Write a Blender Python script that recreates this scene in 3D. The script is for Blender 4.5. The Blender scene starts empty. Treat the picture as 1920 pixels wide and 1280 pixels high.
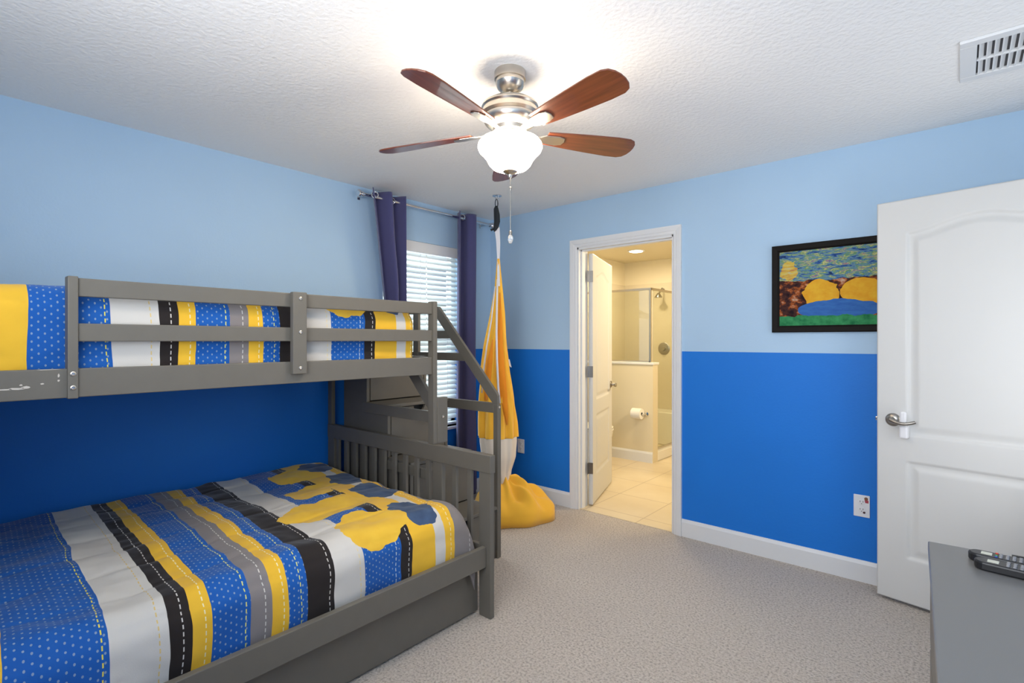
import bpy, bmesh, math, random
from mathutils import Vector, Matrix, noise
random.seed(7)
PI = math.pi
scene = bpy.context.scene
COL = scene.collection

# ------------------------------------------------------------------ camera
CAMH = 1.341
YAW = math.radians(40.81)
cam_d = bpy.data.cameras.new('camera')
cam_d.sensor_width = 36.0
cam_d.lens = 972.0 / 1920.0 * 36.0
cam_d.shift_y = -1.8 / 1920.0
cam_d.clip_start = 0.02
cam = bpy.data.objects.new('camera', cam_d)
cam.location = (0, 0, CAMH)
cam.rotation_euler = (PI / 2, 0, YAW)
COL.objects.link(cam)
scene.camera = cam

# ------------------------------------------------------------------ view
scene.view_settings.view_transform = 'Standard'
scene.view_settings.look = 'None'
scene.view_settings.gamma = 1.0
scene.view_settings.use_curve_mapping = False
scene.view_settings.exposure = 1.66

# ------------------------------------------------------------------ world: overcast bright daylight
w = bpy.data.worlds.new('world'); scene.world = w; w.use_nodes = True
bg = w.node_tree.nodes['Background']
bg.inputs[0].default_value = (0.80, 0.90, 1.0, 1)
bg.inputs[1].default_value = .42

def area(name, loc, rot, sx, sy, power, col, spread=180):
    d = bpy.data.lights.new(name, 'AREA'); d.shape = 'RECTANGLE'; d.size = sx; d.size_y = sy
    d.energy = power; d.color = col; d.spread = math.radians(spread)
    o = bpy.data.objects.new(name, d); o.location = loc; o.rotation_euler = rot; COL.objects.link(o); return o
def point(name, loc, r, power, col):
    d = bpy.data.lights.new(name, 'POINT'); d.shadow_soft_size = r; d.energy = power; d.color = col
    o = bpy.data.objects.new(name, d); o.location = loc; COL.objects.link(o); return o

# added fill lamp behind the camera, tilted up to brighten the ceiling
area('rear_fill_light', (-0.55, -0.40, 1.60), (math.radians(128), 0, 0), 1.4, 1.2, 16, (0.97, 0.98, 1.0))
# light coming in through the open entry doorway on the right
area('light_entry_doorway', (0.60, 2.65, 1.15), (0, math.radians(118), 0), 1.3, 0.60, 2.6, (0.96, 0.98, 1.0))
# daylight at the left window
area('daylight_left_window', (-3.42, 2.66, 1.40), (0, math.radians(-90), 0), 1.4, 0.70, 5.5, (0.85, 0.93, 1.0))
# bathroom: two added fill lamps without fixtures, then the can over the shower
area('bathroom_fill_top', (-2.55, 4.6, 2.41), (0, 0, 0), 0.3, 0.3, 5, (1.0, 0.80, 0.52))
area('bathroom_fill_side', (-1.05, 4.6, 1.95), (0, math.radians(75), 0), 0.25, 0.9, 9, (1.0, 0.82, 0.55))
area('shower_can_light', (-3.0, 5.8, 2.39), (0, 0, 0), 0.14, 0.14, 5, (1.0, 0.85, 0.60))

# ------------------------------------------------------------------ node helper
class E:
    """tiny expression wrapper around shader sockets"""
    def __init__(s, nt, v): s.nt = nt; s.v = v
    def _m(s, op, *a):
        n = s.nt.nodes.new('ShaderNodeMath'); n.operation = op
        for i, x in enumerate((s,) + a):
            if isinstance(x, E): x = x.v
            if isinstance(x, (int, float)): n.inputs[i].default_value = x
            else: s.nt.links.new(x, n.inputs[i])
        return E(s.nt, n.outputs[0])
    def __add__(s, o): return s._m('ADD', o)
    def __sub__(s, o): return s._m('SUBTRACT', o)
    def __mul__(s, o): return s._m('MULTIPLY', o)
    def __truediv__(s, o): return s._m('DIVIDE', o)
    def lt(s, o): return s._m('LESS_THAN', o)
    def gt(s, o): return s._m('GREATER_THAN', o)
    def fract(s): return s._m('FRACT')
    def abs(s): return s._m('ABSOLUTE')
    def floor(s): return s._m('FLOOR')
    def sqrt(s): return s._m('SQRT')
    def max(s, o): return s._m('MAXIMUM', o)
    def min(s, o): return s._m('MINIMUM', o)

def new_mat(name):
    m = bpy.data.materials.new(name); m.use_nodes = True
    nt = m.node_tree; b = nt.nodes['Principled BSDF']
    return m, nt, b
def mix(nt, f, a, b):
    n = nt.nodes.new('ShaderNodeMix'); n.data_type = 'RGBA'
    def put(sock, v):
        if isinstance(v, E): v = v.v
        if isinstance(v, (int, float)): sock.default_value = v
        elif isinstance(v, tuple): sock.default_value = v if len(v) == 4 else v + (1,)
        else: nt.links.new(v, sock)
    put(n.inputs[0], f); put(n.inputs[6], a); put(n.inputs[7], b)
    return n.outputs[2]
def coords(nt, kind='Object'):
    t = nt.nodes.new('ShaderNodeTexCoord'); return t.outputs[kind]
def noise_n(nt, vec, scale, detail=2, rough=.5, out=0, dist=0):
    n = nt.nodes.new('ShaderNodeTexNoise'); nt.links.new(vec, n.inputs['Vector'])
    n.inputs['Scale'].default_value = scale; n.inputs['Detail'].default_value = detail
    n.inputs['Roughness'].default_value = rough; n.inputs['Distortion'].default_value = dist
    return n.outputs[out]
def bump(nt, b, h, strength, dist=.01):
    n = nt.nodes.new('ShaderNodeBump'); n.inputs['Strength'].default_value = strength
    n.inputs['Distance'].default_value = dist
    nt.links.new(h.v if isinstance(h, E) else h, n.inputs['Height']); nt.links.new(n.outputs[0], b.inputs['Normal'])
def ramp(nt, fac, stops, interp='LINEAR'):
    n = nt.nodes.new('ShaderNodeValToRGB'); cr = n.color_ramp; cr.interpolation = interp
    while len(cr.elements) > 1: cr.elements.remove(cr.elements[-1])
    cr.elements[0].position = stops[0][0]; cr.elements[0].color = tuple(stops[0][1]) + (1,)
    for p, c in stops[1:]:
        e = cr.elements.new(p); e.color = tuple(c) + (1,)
    nt.links.new(fac.v if isinstance(fac, E) else fac, n.inputs[0]); return n.outputs[0]
def mat(name, col, rough=.5, metal=0, spec=.5, var=0, vscale=6, bmp=0, bscale=80, emit=None, es=0, trans=0, ior=1.45, sheen=0, coat=0):
    m, nt, b = new_mat(name)
    b.inputs['Base Color'].default_value = tuple(col) + (1,)
    b.inputs['Roughness'].default_value = rough; b.inputs['Metallic'].default_value = metal
    b.inputs['Specular IOR Level'].default_value = spec
    b.inputs['Transmission Weight'].default_value = trans; b.inputs['IOR'].default_value = ior
    b.inputs['Sheen Weight'].default_value = sheen; b.inputs['Coat Weight'].default_value = coat
    oc = coords(nt)
    if var:
        f = noise_n(nt, oc, vscale, 3)
        c = mix(nt, f, tuple(x * (1 - var) for x in col), tuple(min(1, x * (1 + var)) for x in col))
        nt.links.new(c, b.inputs['Base Color'])
    if bmp: bump(nt, b, noise_n(nt, oc, bscale, 2), bmp, .004)
    if emit: b.inputs['Emission Color'].default_value = tuple(emit) + (1,); b.inputs['Emission Strength'].default_value = es
    return m

LIGHTB = (0.43, 0.61, 0.80); DARKB = (0.008, 0.185, 0.68)
def wall_mat():
    m, nt, b = new_mat('two_tone_blue_wall')
    g = nt.nodes.new('ShaderNodeNewGeometry'); sx = nt.nodes.new('ShaderNodeSeparateXYZ')
    nt.links.new(g.outputs['Position'], sx.inputs[0])
    z = E(nt, sx.outputs[2]); nz = noise_n(nt, g.outputs['Position'], 2.2, 3)
    lt = mix(nt, nz, tuple(c * .96 for c in LIGHTB), tuple(c * 1.04 for c in LIGHTB))
    dk = mix(nt, nz, tuple(c * .95 for c in DARKB), tuple(c * 1.05 for c in DARKB))
    nt.links.new(mix(nt, z.gt(1.267), dk, lt), b.inputs['Base Color'])
    b.inputs['Roughness'].default_value = .55; b.inputs['Specular IOR Level'].default_value = .35
    bump(nt, b, noise_n(nt, g.outputs['Position'], 90, 3), .12, .004)
    return m
M = {}
M['wall'] = wall_mat()
M['ceiling'] = mat('white_textured_ceiling', (.91, .91, .905), .9, spec=.1, bmp=.9, bscale=55)
M['white'] = mat('white_trim_paint', (.78, .79, .80), .35, spec=.4)
M['doorw'] = mat('white_door_paint', (.67, .67, .655), .4, spec=.4)
M['bed'] = mat('grey_painted_wood', (.158, .145, .120), .42, spec=.4, var=.06, vscale=14)
M['dark'] = mat('dark_edge_and_shade', (.05, .05, .048), .5)
M['nickel'] = mat('brushed_nickel', (.62, .57, .50), .28, 1)
M['chrome'] = mat('chrome', (.75, .75, .76), .15, 1)
M['steel'] = mat('dull_steel', (.35, .33, .30), .3, 1)
M['curtain'] = mat('navy_curtain_cloth', (.075, .075, .19), .75, spec=.25, sheen=.35, bmp=.2, bscale=300)
M['beige'] = mat('beige_bathroom_paint', (.76, .68, .50), .6, spec=.3)
M['beigetile'] = mat('beige_shower_tile', (.66, .58, .43), .25, var=.08, vscale=3)
M['porcelain'] = mat('white_porcelain', (.86, .84, .78), .15, coat=.3)
M['paper'] = mat('toilet_paper', (.88, .86, .80), .9)
M['yellow'] = mat('yellow_swing_cloth', (.95, .52, .05), .8, spec=.2, sheen=.3, var=.05)
M['orange'] = mat('orange_swing_cloth', (.86, .28, .015), .8, spec=.2, sheen=.3)
M['cream'] = mat('cream_swing_cloth', (.80, .72, .62), .85, spec=.2)
M['strap'] = mat('white_strap', (.80, .80, .84), .8)
M['black'] = mat('black_plastic', (.012, .012, .014), .35)
M['blackcloth'] = mat('black_cloth', (.02, .025, .03), .8)
M['button'] = mat('grey_buttons', (.30, .30, .31), .5)
M['mattress'] = mat('dark_brown_mattress_cover', (.05, .03, .026), .85)
M['plate'] = mat('white_outlet_plastic', (.82, .82, .84), .35)
M['holes'] = mat('outlet_slots', (.06, .05, .05), .5)
M['frame'] = mat('black_picture_frame', (.010, .008, .007), .6, spec=.15)
M['blind'] = mat('white_blind_slats', (.78, .84, .83), .5)
M['siding'] = mat('pale_siding', (.62, .72, .72), .8)
M['roof'] = mat('grey_shingles', (.22, .25, .30), .9, var=.3, vscale=40)
M['blade'] = None
M['crys'] = mat('clear_knob', (.95, .95, .95), .05, trans=.8)
def glass(name, col=(1, 1, 1), f=.08):
    m = bpy.data.materials.new(name); m.use_nodes = True; nt = m.node_tree
    nt.nodes.clear(); o = nt.nodes.new('ShaderNodeOutputMaterial')
    t = nt.nodes.new('ShaderNodeBsdfTransparent'); t.inputs[0].default_value = tuple(col) + (1,)
    g = nt.nodes.new('ShaderNodeBsdfGlossy'); g.inputs['Roughness'].default_value = .03
    x = nt.nodes.new('ShaderNodeMixShader'); x.inputs[0].default_value = f
    nt.links.new(t.outputs[0], x.inputs[1]); nt.links.new(g.outputs[0], x.inputs[2]); nt.links.new(x.outputs[0], o.inputs[0]); return m
M['glass'] = glass('clear_glass'); M['sglass'] = glass('shower_glass', (.93, .94, .88), .10)

def blade_mat():
    m, nt, b = new_mat('red_brown_blade_wood'); oc = coords(nt)
    mp = nt.nodes.new('ShaderNodeMapping'); nt.links.new(oc, mp.inputs[0]); mp.inputs['Scale'].default_value = (2, 30, 30)
    f = noise_n(nt, mp.outputs[0], 2, 4)
    nt.links.new(ramp(nt, f, [(.3, (.10, .025, .012)), (.7, (.21, .055, .022))]), b.inputs['Base Color'])
    b.inputs['Roughness'].default_value = .28; b.inputs['Coat Weight'].default_value = .4; return m
M['blade'] = blade_mat()
def carpet_mat():
    m, nt, b = new_mat('beige_carpet'); oc = coords(nt)
    n1 = noise_n(nt, oc, 95, 4, .65); n2 = noise_n(nt, oc, 3, 3)
    c1 = ramp(nt, n1, [(.34, (.34, .275, .22)), (.48, (.74, .64, .54)), (.62, (.92, .83, .74))])
    c = mix(nt, n2, c1, mix(nt, .5, c1, (.62, .54, .47)))
    nt.links.new(c, b.inputs['Base Color']); b.inputs['Roughness'].default_value = 1
    b.inputs['Specular IOR Level'].default_value = .05; b.inputs['Sheen Weight'].default_value = .3
    bump(nt, b, n1, 1.0, .02); return m
M['carpet'] = carpet_mat()
def tile_mat():
    m, nt, b = new_mat('beige_floor_tile'); oc = coords(nt)
    br = nt.nodes.new('ShaderNodeTexBrick'); br.offset = 0; br.inputs['Scale'].default_value = 1
    br.inputs['Brick Width'].default_value = .45; br.inputs['Row Height'].default_value = .45; br.inputs['Mortar Size'].default_value = .004
    mp = nt.nodes.new('ShaderNodeMapping'); mp.inputs['Rotation'].default_value = (0, 0, 0); nt.links.new(oc, mp.inputs[0]); nt.links.new(mp.outputs[0], br.inputs[0])
    n = noise_n(nt, oc, 3.5, 4)
    a = mix(nt, n, (.62, .50, .33), (.80, .70, .52))
    nt.links.new(mix(nt, br.outputs['Fac'], a, (.50, .40, .28)), b.inputs['Base Color']); b.inputs['Roughness'].default_value = .3; return m
M['tile'] = tile_mat()
def bowl_mat():
    m, nt, b = new_mat('frosted_glass_bowl_lit')
    b.inputs['Base Color'].default_value = (.9, .85, .74, 1); b.inputs['Roughness'].default_value = .35
    n = noise_n(nt, coords(nt), 9, 3)
    nt.links.new(mix(nt, n, (1, .80, .57), (1, .86, .68)), b.inputs['Emission Color']); b.inputs['Emission Strength'].default_value = 13; return m
M['bowl'] = bowl_mat()
M['lamp'] = mat('lit_lamp_lens', (1, 1, .95), .5, emit=(1, .93, .78), es=6)

BLUE = (.008, .105, .42); WHT = (.66, .63, .58); BLK = (.018, .013, .012); YEL = (.86, .50, .035); GRY = (.24, .215, .21); NVY = (.035, .065, .14)
def quilt_mat():
    m, nt, b = new_mat('striped_quilt_cloth')
    uvn = nt.nodes.new('ShaderNodeUVMap'); uvn.uv_map = 'UVMap'
    sx = nt.nodes.new('ShaderNodeSeparateXYZ'); nt.links.new(uvn.outputs[0], sx.inputs[0])
    u = E(nt, sx.outputs[0]); v = E(nt, sx.outputs[1])
    nz = E(nt, noise_n(nt, uvn.outputs[0], 4, 2)) - .5
    vw = v + nz * .022
    bands = [(-9, WHT), (-.02, BLK), (.05, YEL), (.136, BLUE), (.3546, WHT), (.485, BLK), (.5445, YEL), (.6075, BLUE), (.7295, GRY), (.792, YEL),
             (.8555, BLUE), (.919, BLK), (1.0316, WHT), (1.158, BLUE), (1.329, BLK), (1.395, YEL), (1.52, WHT), (1.579, YEL), (1.635, GRY)]
    t = (vw + .5) / 3.0
    col = ramp(nt, t, [(max(0, (y + .5) / 3.0), c) for y, c in bands], 'CONSTANT')
    # little woven dots on the blue bands
    dc = (v * 62); row = dc.floor(); du = ((u * 40) + (row * .5)).fract() - .5; dv = dc.fract() - .5
    d = ((du * du) * 1.0 + (dv * dv) * .8).lt(.022)
    isb = ramp(nt, t, [(max(0, (y + .5) / 3.0), (1, 1, 1) if c is BLUE else (0, 0, 0)) for y, c in bands], 'CONSTANT')
    col = mix(nt, d * E(nt, isb) * .75, col, (.30, .40, .50))
    # dashed stitching just inside the right hand edge of each band
    st = {.136: YEL, .3546: (.8, .7, .1), .485: (.75, .55, .2), .5445: WHT, .6075: (.9, .8, .5), .7295: (.75, .75, .2), .792: WHT, .8555: (.9, .8, .5),
          .919: (.75, .75, .2), 1.0316: WHT, 1.158: (.8, .65, .3), 1.329: (.5, .6, .7), 1.395: WHT, 1.635: (.9, .8, .5), 1.755: WHT}
    dash = (u * 45).fract().lt(.6)
    for y, c in st.items():
        col = mix(nt, (vw - (y - .014)).abs().lt(.0017) * dash, col, c)
    # large abstract yellow and navy printed patches at the foot end
    nd = nt.nodes.new('ShaderNodeTexNoise'); nt.links.new(uvn.outputs[0], nd.inputs['Vector']); nd.inputs['Scale'].default_value = 6; nd.inputs['Detail'].default_value = 3
    s2 = nt.nodes.new('ShaderNodeSeparateXYZ'); nt.links.new(nd.outputs['Color'], s2.inputs[0])
    uu = u + (E(nt, s2.outputs[0]) - .5) * .16; vv = v + (E(nt, s2.outputs[1]) - .5) * .16
    def blob(cu, cv, ru, rv):
        a = (uu - cu) / ru; c_ = (vv - cv) / rv; return (a * a + c_ * c_).lt(1)
    tex = noise_n(nt, uvn.outputs[0], 14, 4)
    nav = mix(nt, tex, (.012, .025, .07), (.08, .14, .26)); yl = mix(nt, tex, (.78, .44, .03), (.92, .60, .06))
    for cu, cv, ru, rv in [(.10, 1.50, .15, .10), (.50, 1.55, .15, .10), (.82, 1.56, .13, .10), (1.12, 1.55, .10, .08)]:
        col = mix(nt, blob(cu, cv, ru, rv), col, nav)
    for cu, cv, ru, rv in [(.08, 1.27, .14, .16), (.40, 1.25, .12, .22), (.72, 1.33, .12, .16), (1.04, 1.37, .12, .13)]:
        col = mix(nt, blob(cu, cv, ru, rv), col, yl)
    nt.links.new(col, b.inputs['Base Color'])
    b.inputs['Roughness'].default_value = .75; b.inputs['Specular IOR Level'].default_value = .25; b.inputs['Sheen Weight'].default_value = .15
    bump(nt, b, noise_n(nt, uvn.outputs[0], 350, 2), .15, .002)
    return m
M['quilt'] = quilt_mat()
def art_mat():
    m, nt, b = new_mat('colourful_abstract_painting')
    uvn = nt.nodes.new('ShaderNodeUVMap'); uvn.uv_map = 'UVMap'
    sx = nt.nodes.new('ShaderNodeSeparateXYZ'); nt.links.new(uvn.outputs[0], sx.inputs[0]); u = E(nt, sx.outputs[0]); v = E(nt, sx.outputs[1])
    mp = nt.nodes.new('ShaderNodeMapping'); nt.links.new(uvn.outputs[0], mp.inputs[0]); mp.inputs['Scale'].default_value = (5, 17, 1); mp.inputs['Rotation'].default_value = (0, 0, -.25)
    n1 = noise_n(nt, mp.outputs[0], 1.6, 3, .65, dist=.5)
    sky = ramp(nt, n1, [(.28, (.01, .015, .06)), (.40, (.03, .09, .28)), (.47, (.14, .26, .34)), (.53, (.10, .24, .12)), (.58, (.55, .52, .18)), (.62, (.06, .12, .30)), (.72, (.6, .25, .12))])
    n2 = noise_n(nt, uvn.outputs[0], 9, 3, .6)
    mid = ramp(nt, n2, [(.36, (.015, .008, .012)), (.50, (.07, .025, .02)), (.57, (.35, .09, .02)), (.68, (.5, .35, .25))])
    grn = ramp(nt, n2, [(.3, (.01, .12, .05)), (.7, (.06, .33, .12))])
    wob = (E(nt, noise_n(nt, uvn.outputs[0], 7, 2)) - .5) * .12
    vv = v + wob
    col = mix(nt, vv.lt(.60), sky, mid)
    def bl(cu, cv, ru, rv):
        a = (u + wob - cu) / ru; c_ = (v + wob * .6 - cv) / rv; return (a * a + c_ * c_).lt(1)
    yl = mix(nt, n2, (.62, .22, .01), (.80, .52, .05)); bl_ = mix(nt, n1, (.02, .07, .30), (.06, .20, .50))
    col = mix(nt, bl(.42, .41, .17, .20), col, yl)
    col = mix(nt, bl(.80, .40, .20, .19), col, yl)
    col = mix(nt, bl(.58, .20, .40, .13), col, bl_)
    col = mix(nt, bl(.10, .74, .09, .13), col, ramp(nt, n1, [(.3, (.45, .16, .08)), (.55, (.62, .46, .07)), (.7, (.45, .45, .35))]))
    col = mix(nt, vv.lt(.13), col, grn)
    nt.links.new(col, b.inputs['Base Color']); b.inputs['Roughness'].default_value = .7; b.inputs['Specular IOR Level'].default_value = .1
    return m
M['art'] = art_mat()

# ------------------------------------------------------------------ mesh helpers
def box(bm, x0, x1, y0, y1, z0, z1):
    vs = [bm.verts.new((x, y, z)) for x in (x0, x1) for y in (y0, y1) for z in (z0, z1)]
    for f in ((0, 1, 3, 2), (4, 6, 7, 5), (0, 4, 5, 1), (2, 3, 7, 6), (0, 2, 6, 4), (1, 5, 7, 3)): bm.faces.new([vs[i] for i in f])
def B(*boxes):
    bm = bmesh.new()
    for b in boxes: box(bm, *b)
    return bm
def prism(bm, pts, axis, a, b):
    """pts 2D polygon; extruded along axis ('x','y','z') from a to b"""
    def mk(p, t):
        return {'x': (t, p[0], p[1]), 'y': (p[0], t, p[1]), 'z': (p[0], p[1], t)}[axis]
    A = [bm.verts.new(mk(p, a)) for p in pts]; C = [bm.verts.new(mk(p, b)) for p in pts]
    n = len(pts); bm.faces.new(A); bm.faces.new(C[::-1])
    for i in range(n): bm.faces.new((A[i], C[i], C[(i + 1) % n], A[(i + 1) % n]))
def P(pts, axis, a, b):
    bm = bmesh.new(); prism(bm, pts, axis, a, b); return bm
def lathe(bm, prof, c=(0, 0, 0), seg=40, axis='z', close=True):
    rings = []
    for r, h in prof:
        ring = []
        for k in range(seg):
            t = 2 * PI * k / seg; x, y = r * math.cos(t), r * math.sin(t)
            p = {'z': (x, y, h), 'y': (x, h, y), 'x': (h, x, y)}[axis]
            ring.append(bm.verts.new((c[0] + p[0], c[1] + p[1], c[2] + p[2])))
        rings.append(ring)
    for a, b in zip(rings, rings[1:]):
        for k in range(seg): bm.faces.new((a[k], a[(k + 1) % seg], b[(k + 1) % seg], b[k]))
    if close: bm.faces.new(rings[0]); bm.faces.new(rings[-1][::-1])
def LT(prof, c, seg=40, axis='z', close=True):
    bm = bmesh.new(); lathe(bm, prof, c, seg, axis, close); return bm
def tube(bm, path, r, seg=12, closed=False, flat=1.0):
    path = [Vector(p) for p in path]; n = len(path); rings = []
    up = Vector((0, 0, 1))
    for i, p in enumerate(path):
        d = (path[(i + 1) % n] - path[i - 1]) if closed else (path[min(i + 1, n - 1)] - path[max(i - 1, 0)])
        d.normalize()
        if i == 0:
            a = d.cross(up)
            if a.length < .3: a = d.cross(Vector((0, 1, 0)))
            a.normalize()
        else:
            a = a - d * a.dot(d); a.normalize()
        b = a.cross(d)
        rr = r[i] if isinstance(r, (list, tuple)) else r
        rings.append([bm.verts.new(p + a * rr * math.cos(2 * PI * k / seg) + b * rr * flat * math.sin(2 * PI * k / seg)) for k in range(seg)])
    prs = list(zip(rings, rings[1:])) + ([(rings[-1], rings[0])] if closed else [])
    for A, C in prs:
        for k in range(seg): bm.faces.new((A[k], A[(k + 1) % seg], C[(k + 1) % seg], C[k]))
    if not closed: bm.faces.new(rings[0][::-1]); bm.faces.new(rings[-1])
def T(path, r, seg=12, closed=False, flat=1.0):
    bm = bmesh.new(); tube(bm, path, r, seg, closed, flat); return bm
def obj(name, bm, m, parent=None, smooth=False, bevel=0, off=None, label=None, solid=0):
    if off is None and parent is not None: off = parent.get('_o', (0, 0, 0))
    if off is not None: bmesh.ops.translate(bm, verts=bm.verts[:], vec=-Vector(off))
    bmesh.ops.recalc_face_normals(bm, faces=bm.faces[:])
    me = bpy.data.meshes.new(name); bm.to_mesh(me); bm.free()
    if isinstance(m, str): m = M[m]
    me.materials.append(m)
    if smooth:
        for p in me.polygons: p.use_smooth = True
        if smooth != 'all':
            me.set_sharp_from_angle(angle=math.radians(38))
    o = bpy.data.objects.new(name, me); COL.objects.link(o)
    if parent is not None: o.parent = parent; o['_o'] = tuple(off)
    if bevel:
        md = o.modifiers.new('bevel', 'BEVEL'); md.width = bevel; md.segments = 2; md.limit_method = 'ANGLE'; md.angle_limit = math.radians(35)
    if solid:
        md = o.modifiers.new('solid', 'SOLIDIFY'); md.thickness = solid; md.offset = 0
    if label: o['label'] = label
    return o
def tag(o, label, cat, group=None):
    o['label'] = label; o['category'] = cat
    if group: o['group'] = group
    return o
def thing(name, label, cat, loc, rz=0, group=None, kind=None):
    o = bpy.data.objects.new(name, None); COL.objects.link(o); o.location = loc; o.rotation_euler = (0, 0, rz)
    o.empty_display_size = .1
    o['_o'] = tuple(loc) if rz == 0 else (0, 0, 0)
    if kind: o['kind'] = kind
    if label: o['label'] = label
    if cat: o['category'] = cat
    if group: o['group'] = group
    return o
def struct(name, bm, m, parent=None, label=None, **k):
    o = obj(name, bm, m, parent, **k)
    if parent is None: o['kind'] = 'structure'
    if label: o['label'] = label
    return o

# ------------------------------------------------------------------ room shell
XL, YR, H = -3.246, 3.463, 2.44
XR, YB = 0.58, -0.45
TW = .12
struct('floor', B((XL - .15, XR + .15, YB - .15, YR + .012, -.06, 0)), 'carpet', label='beige looped carpet floor of the bedroom')
struct('ceiling', B((XL - .15, XR + .15, YB - .15, YR + TW, H, H + .08)), 'ceiling', label='white textured bedroom ceiling')
# left wall with window opening
WY0, WY1, WZ0, WZ1 = 2.29, 3.09, .62, 2.125
struct('wall_left', B((XL - .15, XL, YB, WY0, 0, H), (XL - .15, XL, WY1, YR, 0, H), (XL - .15, XL, WY0, WY1, 0, WZ0), (XL - .15, XL, WY0, WY1, WZ1, H)), 'wall', label='light and dark blue wall with the window')
# far wall with bathroom doorway
DX0, DX1, DZ = -2.307, -1.501, 2.080
struct('wall_far', B((XL - .15, DX0, YR, YR + TW, 0, H), (DX1, XR + .15, YR, YR + TW, 0, H), (DX0, DX1, YR, YR + TW, DZ, H)), 'wall', label='two tone blue wall with the bathroom doorway')
# right wall with entry doorway
struct('wall_right', B((XR, XR + .12, YB, 2.33, 0, H), (XR, XR + .12, 3.17, YR, 0, H), (XR, XR + .12, 2.33, 3.17, 2.06, H)), 'wall')
# rear wall with an opening for the added, unseen window
struct('wall_rear', B((XL, -1.35, YB - .12, YB, 0, H), (.25, XR, YB - .12, YB, 0, H), (-1.35, .25, YB - .12, YB, 0, .8), (-1.35, .25, YB - .12, YB, 2.25, H)), 'wall')
# baseboards
def baseprof(bm, a, b, axis, pos, sgn, h=.118, t=.014):
    pts = [(0, 0), (t, 0), (t, h - .02), (t * .55, h - .006), (t * .4, h), (0, h)]
    if axis == 'x': prism(bm, [(pos + sgn * p[0], p[1]) for p in pts], 'x', a, b)
    else: prism(bm, [(pos + sgn * p[0], p[1]) for p in pts], 'y', a, b)
bm = bmesh.new(); baseprof(bm, XL + .002, DX0 - .057, 'x', YR, -1); struct('baseboard_far', bm, 'white')
bm = bmesh.new(); baseprof(bm, DX1 + .057, XR, 'x', YR, -1); struct('baseboard_far_right', bm, 'white')
bm = bmesh.new(); baseprof(bm, YB, YR - .014, 'y', XL, 1); struct('baseboard_left', bm, 'white')
bm = bmesh.new(); baseprof(bm, YB, 2.27, 'y', XR, -1); struct('baseboard_right', bm, 'white')

# door casing of the bathroom doorway (profiled) + jamb
def casing(x0, x1, z1, y, w=.060, d=-1):
    bm = bmesh.new()
    prof = [(0, 0), (0, .008), (.008, .013), (.022, .013), (.026, .017), (.050, .020), (w, .020), (w, 0)]   # (distance outward from opening, thickness)
    pts = []
    for q, (o, t) in enumerate(prof):
        pts.append([bm.verts.new(v) for v in ((x0 - o, y + d * t, 0), (x0 - o, y + d * t, z1 + o), (x1 + o, y + d * t, z1 + o), (x1 + o, y + d * t, 0))])
    n = len(pts)
    for i in range(n):
        a, b = pts[i], pts[(i + 1) % n]
        for k in range(3): bm.faces.new((a[k], a[k + 1], b[k + 1], b[k]))
    bm.faces.new([p[0] for p in pts]); bm.faces.new([p[3] for p in pts])
    return bm
struct('trim_1', casing(DX0 + .004, DX1 - .004, DZ - .002, YR), 'white', label='white casing around the bathroom doorway')
struct('trim_2', B((DX0, DX0 + .018, YR - .001, YR + TW + .01, 0, DZ), (DX1 - .018, DX1, YR - .001, YR + TW + .01, 0, DZ), (DX0, DX1, YR - .001, YR + TW + .01, DZ - .018, DZ),
                   (DX0 + .018, DX0 + .030, YR + .03, YR + .075, 0, DZ - .018), (DX1 - .030, DX1 - .018, YR + .03, YR + .075, 0, DZ - .018), (DX0 + .018, DX1 - .018, YR + .03, YR + .075, DZ - .030, DZ - .018)), 'white', bevel=.002, label='white jamb lining the bathroom doorway')
struct('trim_3', B((XR - .016, XR, 2.27, 2.33, 0, 2.12), (XR - .016, XR, 3.17, 3.23, 0, 2.12), (XR - .016, XR, 2.27, 3.23, 2.06, 2.12)), 'white')
struct('wall_hallway', B((1.6, 1.7, 1.8, 3.6, 0, H), (XR + .12, 1.7, 1.7, 1.8, 0, H), (XR + .12, 1.7, 3.5, 3.6, 0, H)), 'beige')
struct('ceiling_hallway', B((XR + .12, 1.7, 1.7, 3.6, H, H + .05)), 'ceiling')
struct('floor_hallway', B((XR, 1.7, 1.7, 3.6, -.05, -.001)), 'carpet')

# window in the left wall
win = thing('window_1', 'white framed window behind closed slat blind', None, (XL - .1, (WY0 + WY1) / 2, WZ0), kind='structure')
xw = XL - .11
obj('window_frame', B((xw - .03, xw + .03, WY0, WY0 + .045, WZ0, WZ1), (xw - .03, xw + .03, WY1 - .045, WY1, WZ0, WZ1), (xw - .03, xw + .03, WY0, WY1, WZ0, WZ0 + .05),
                      (xw - .03, xw + .03, WY0, WY1, WZ1 - .05, WZ1), (xw - .025, xw + .025, WY0, WY1, 1.34, 1.385)), 'white', win)
obj('window_pane', B((xw - .003, xw + .003, WY0 + .045, WY1 - .045, WZ0 + .05, WZ1 - .05)), 'glass', win)
obj('window_sill', B((XL - .10, XL + .025, WY0 - .03, WY1 + .03, WZ0 - .022, WZ0)), 'white', win, bevel=.003)
added_win = thing('added_window', None, None, (-.55, YB - .1, .8), kind='structure')  # unseen window, added to go with the rear fill lamp
obj('window_frame', B((-1.35, -1.30, YB - .12, YB - .06, .8, 2.25), (.20, .25, YB - .12, YB - .06, .8, 2.25), (-1.35, .25, YB - .12, YB - .06, .8, .85), (-1.35, .25, YB - .12, YB - .06, 2.2, 2.25)), 'white', added_win)

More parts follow.
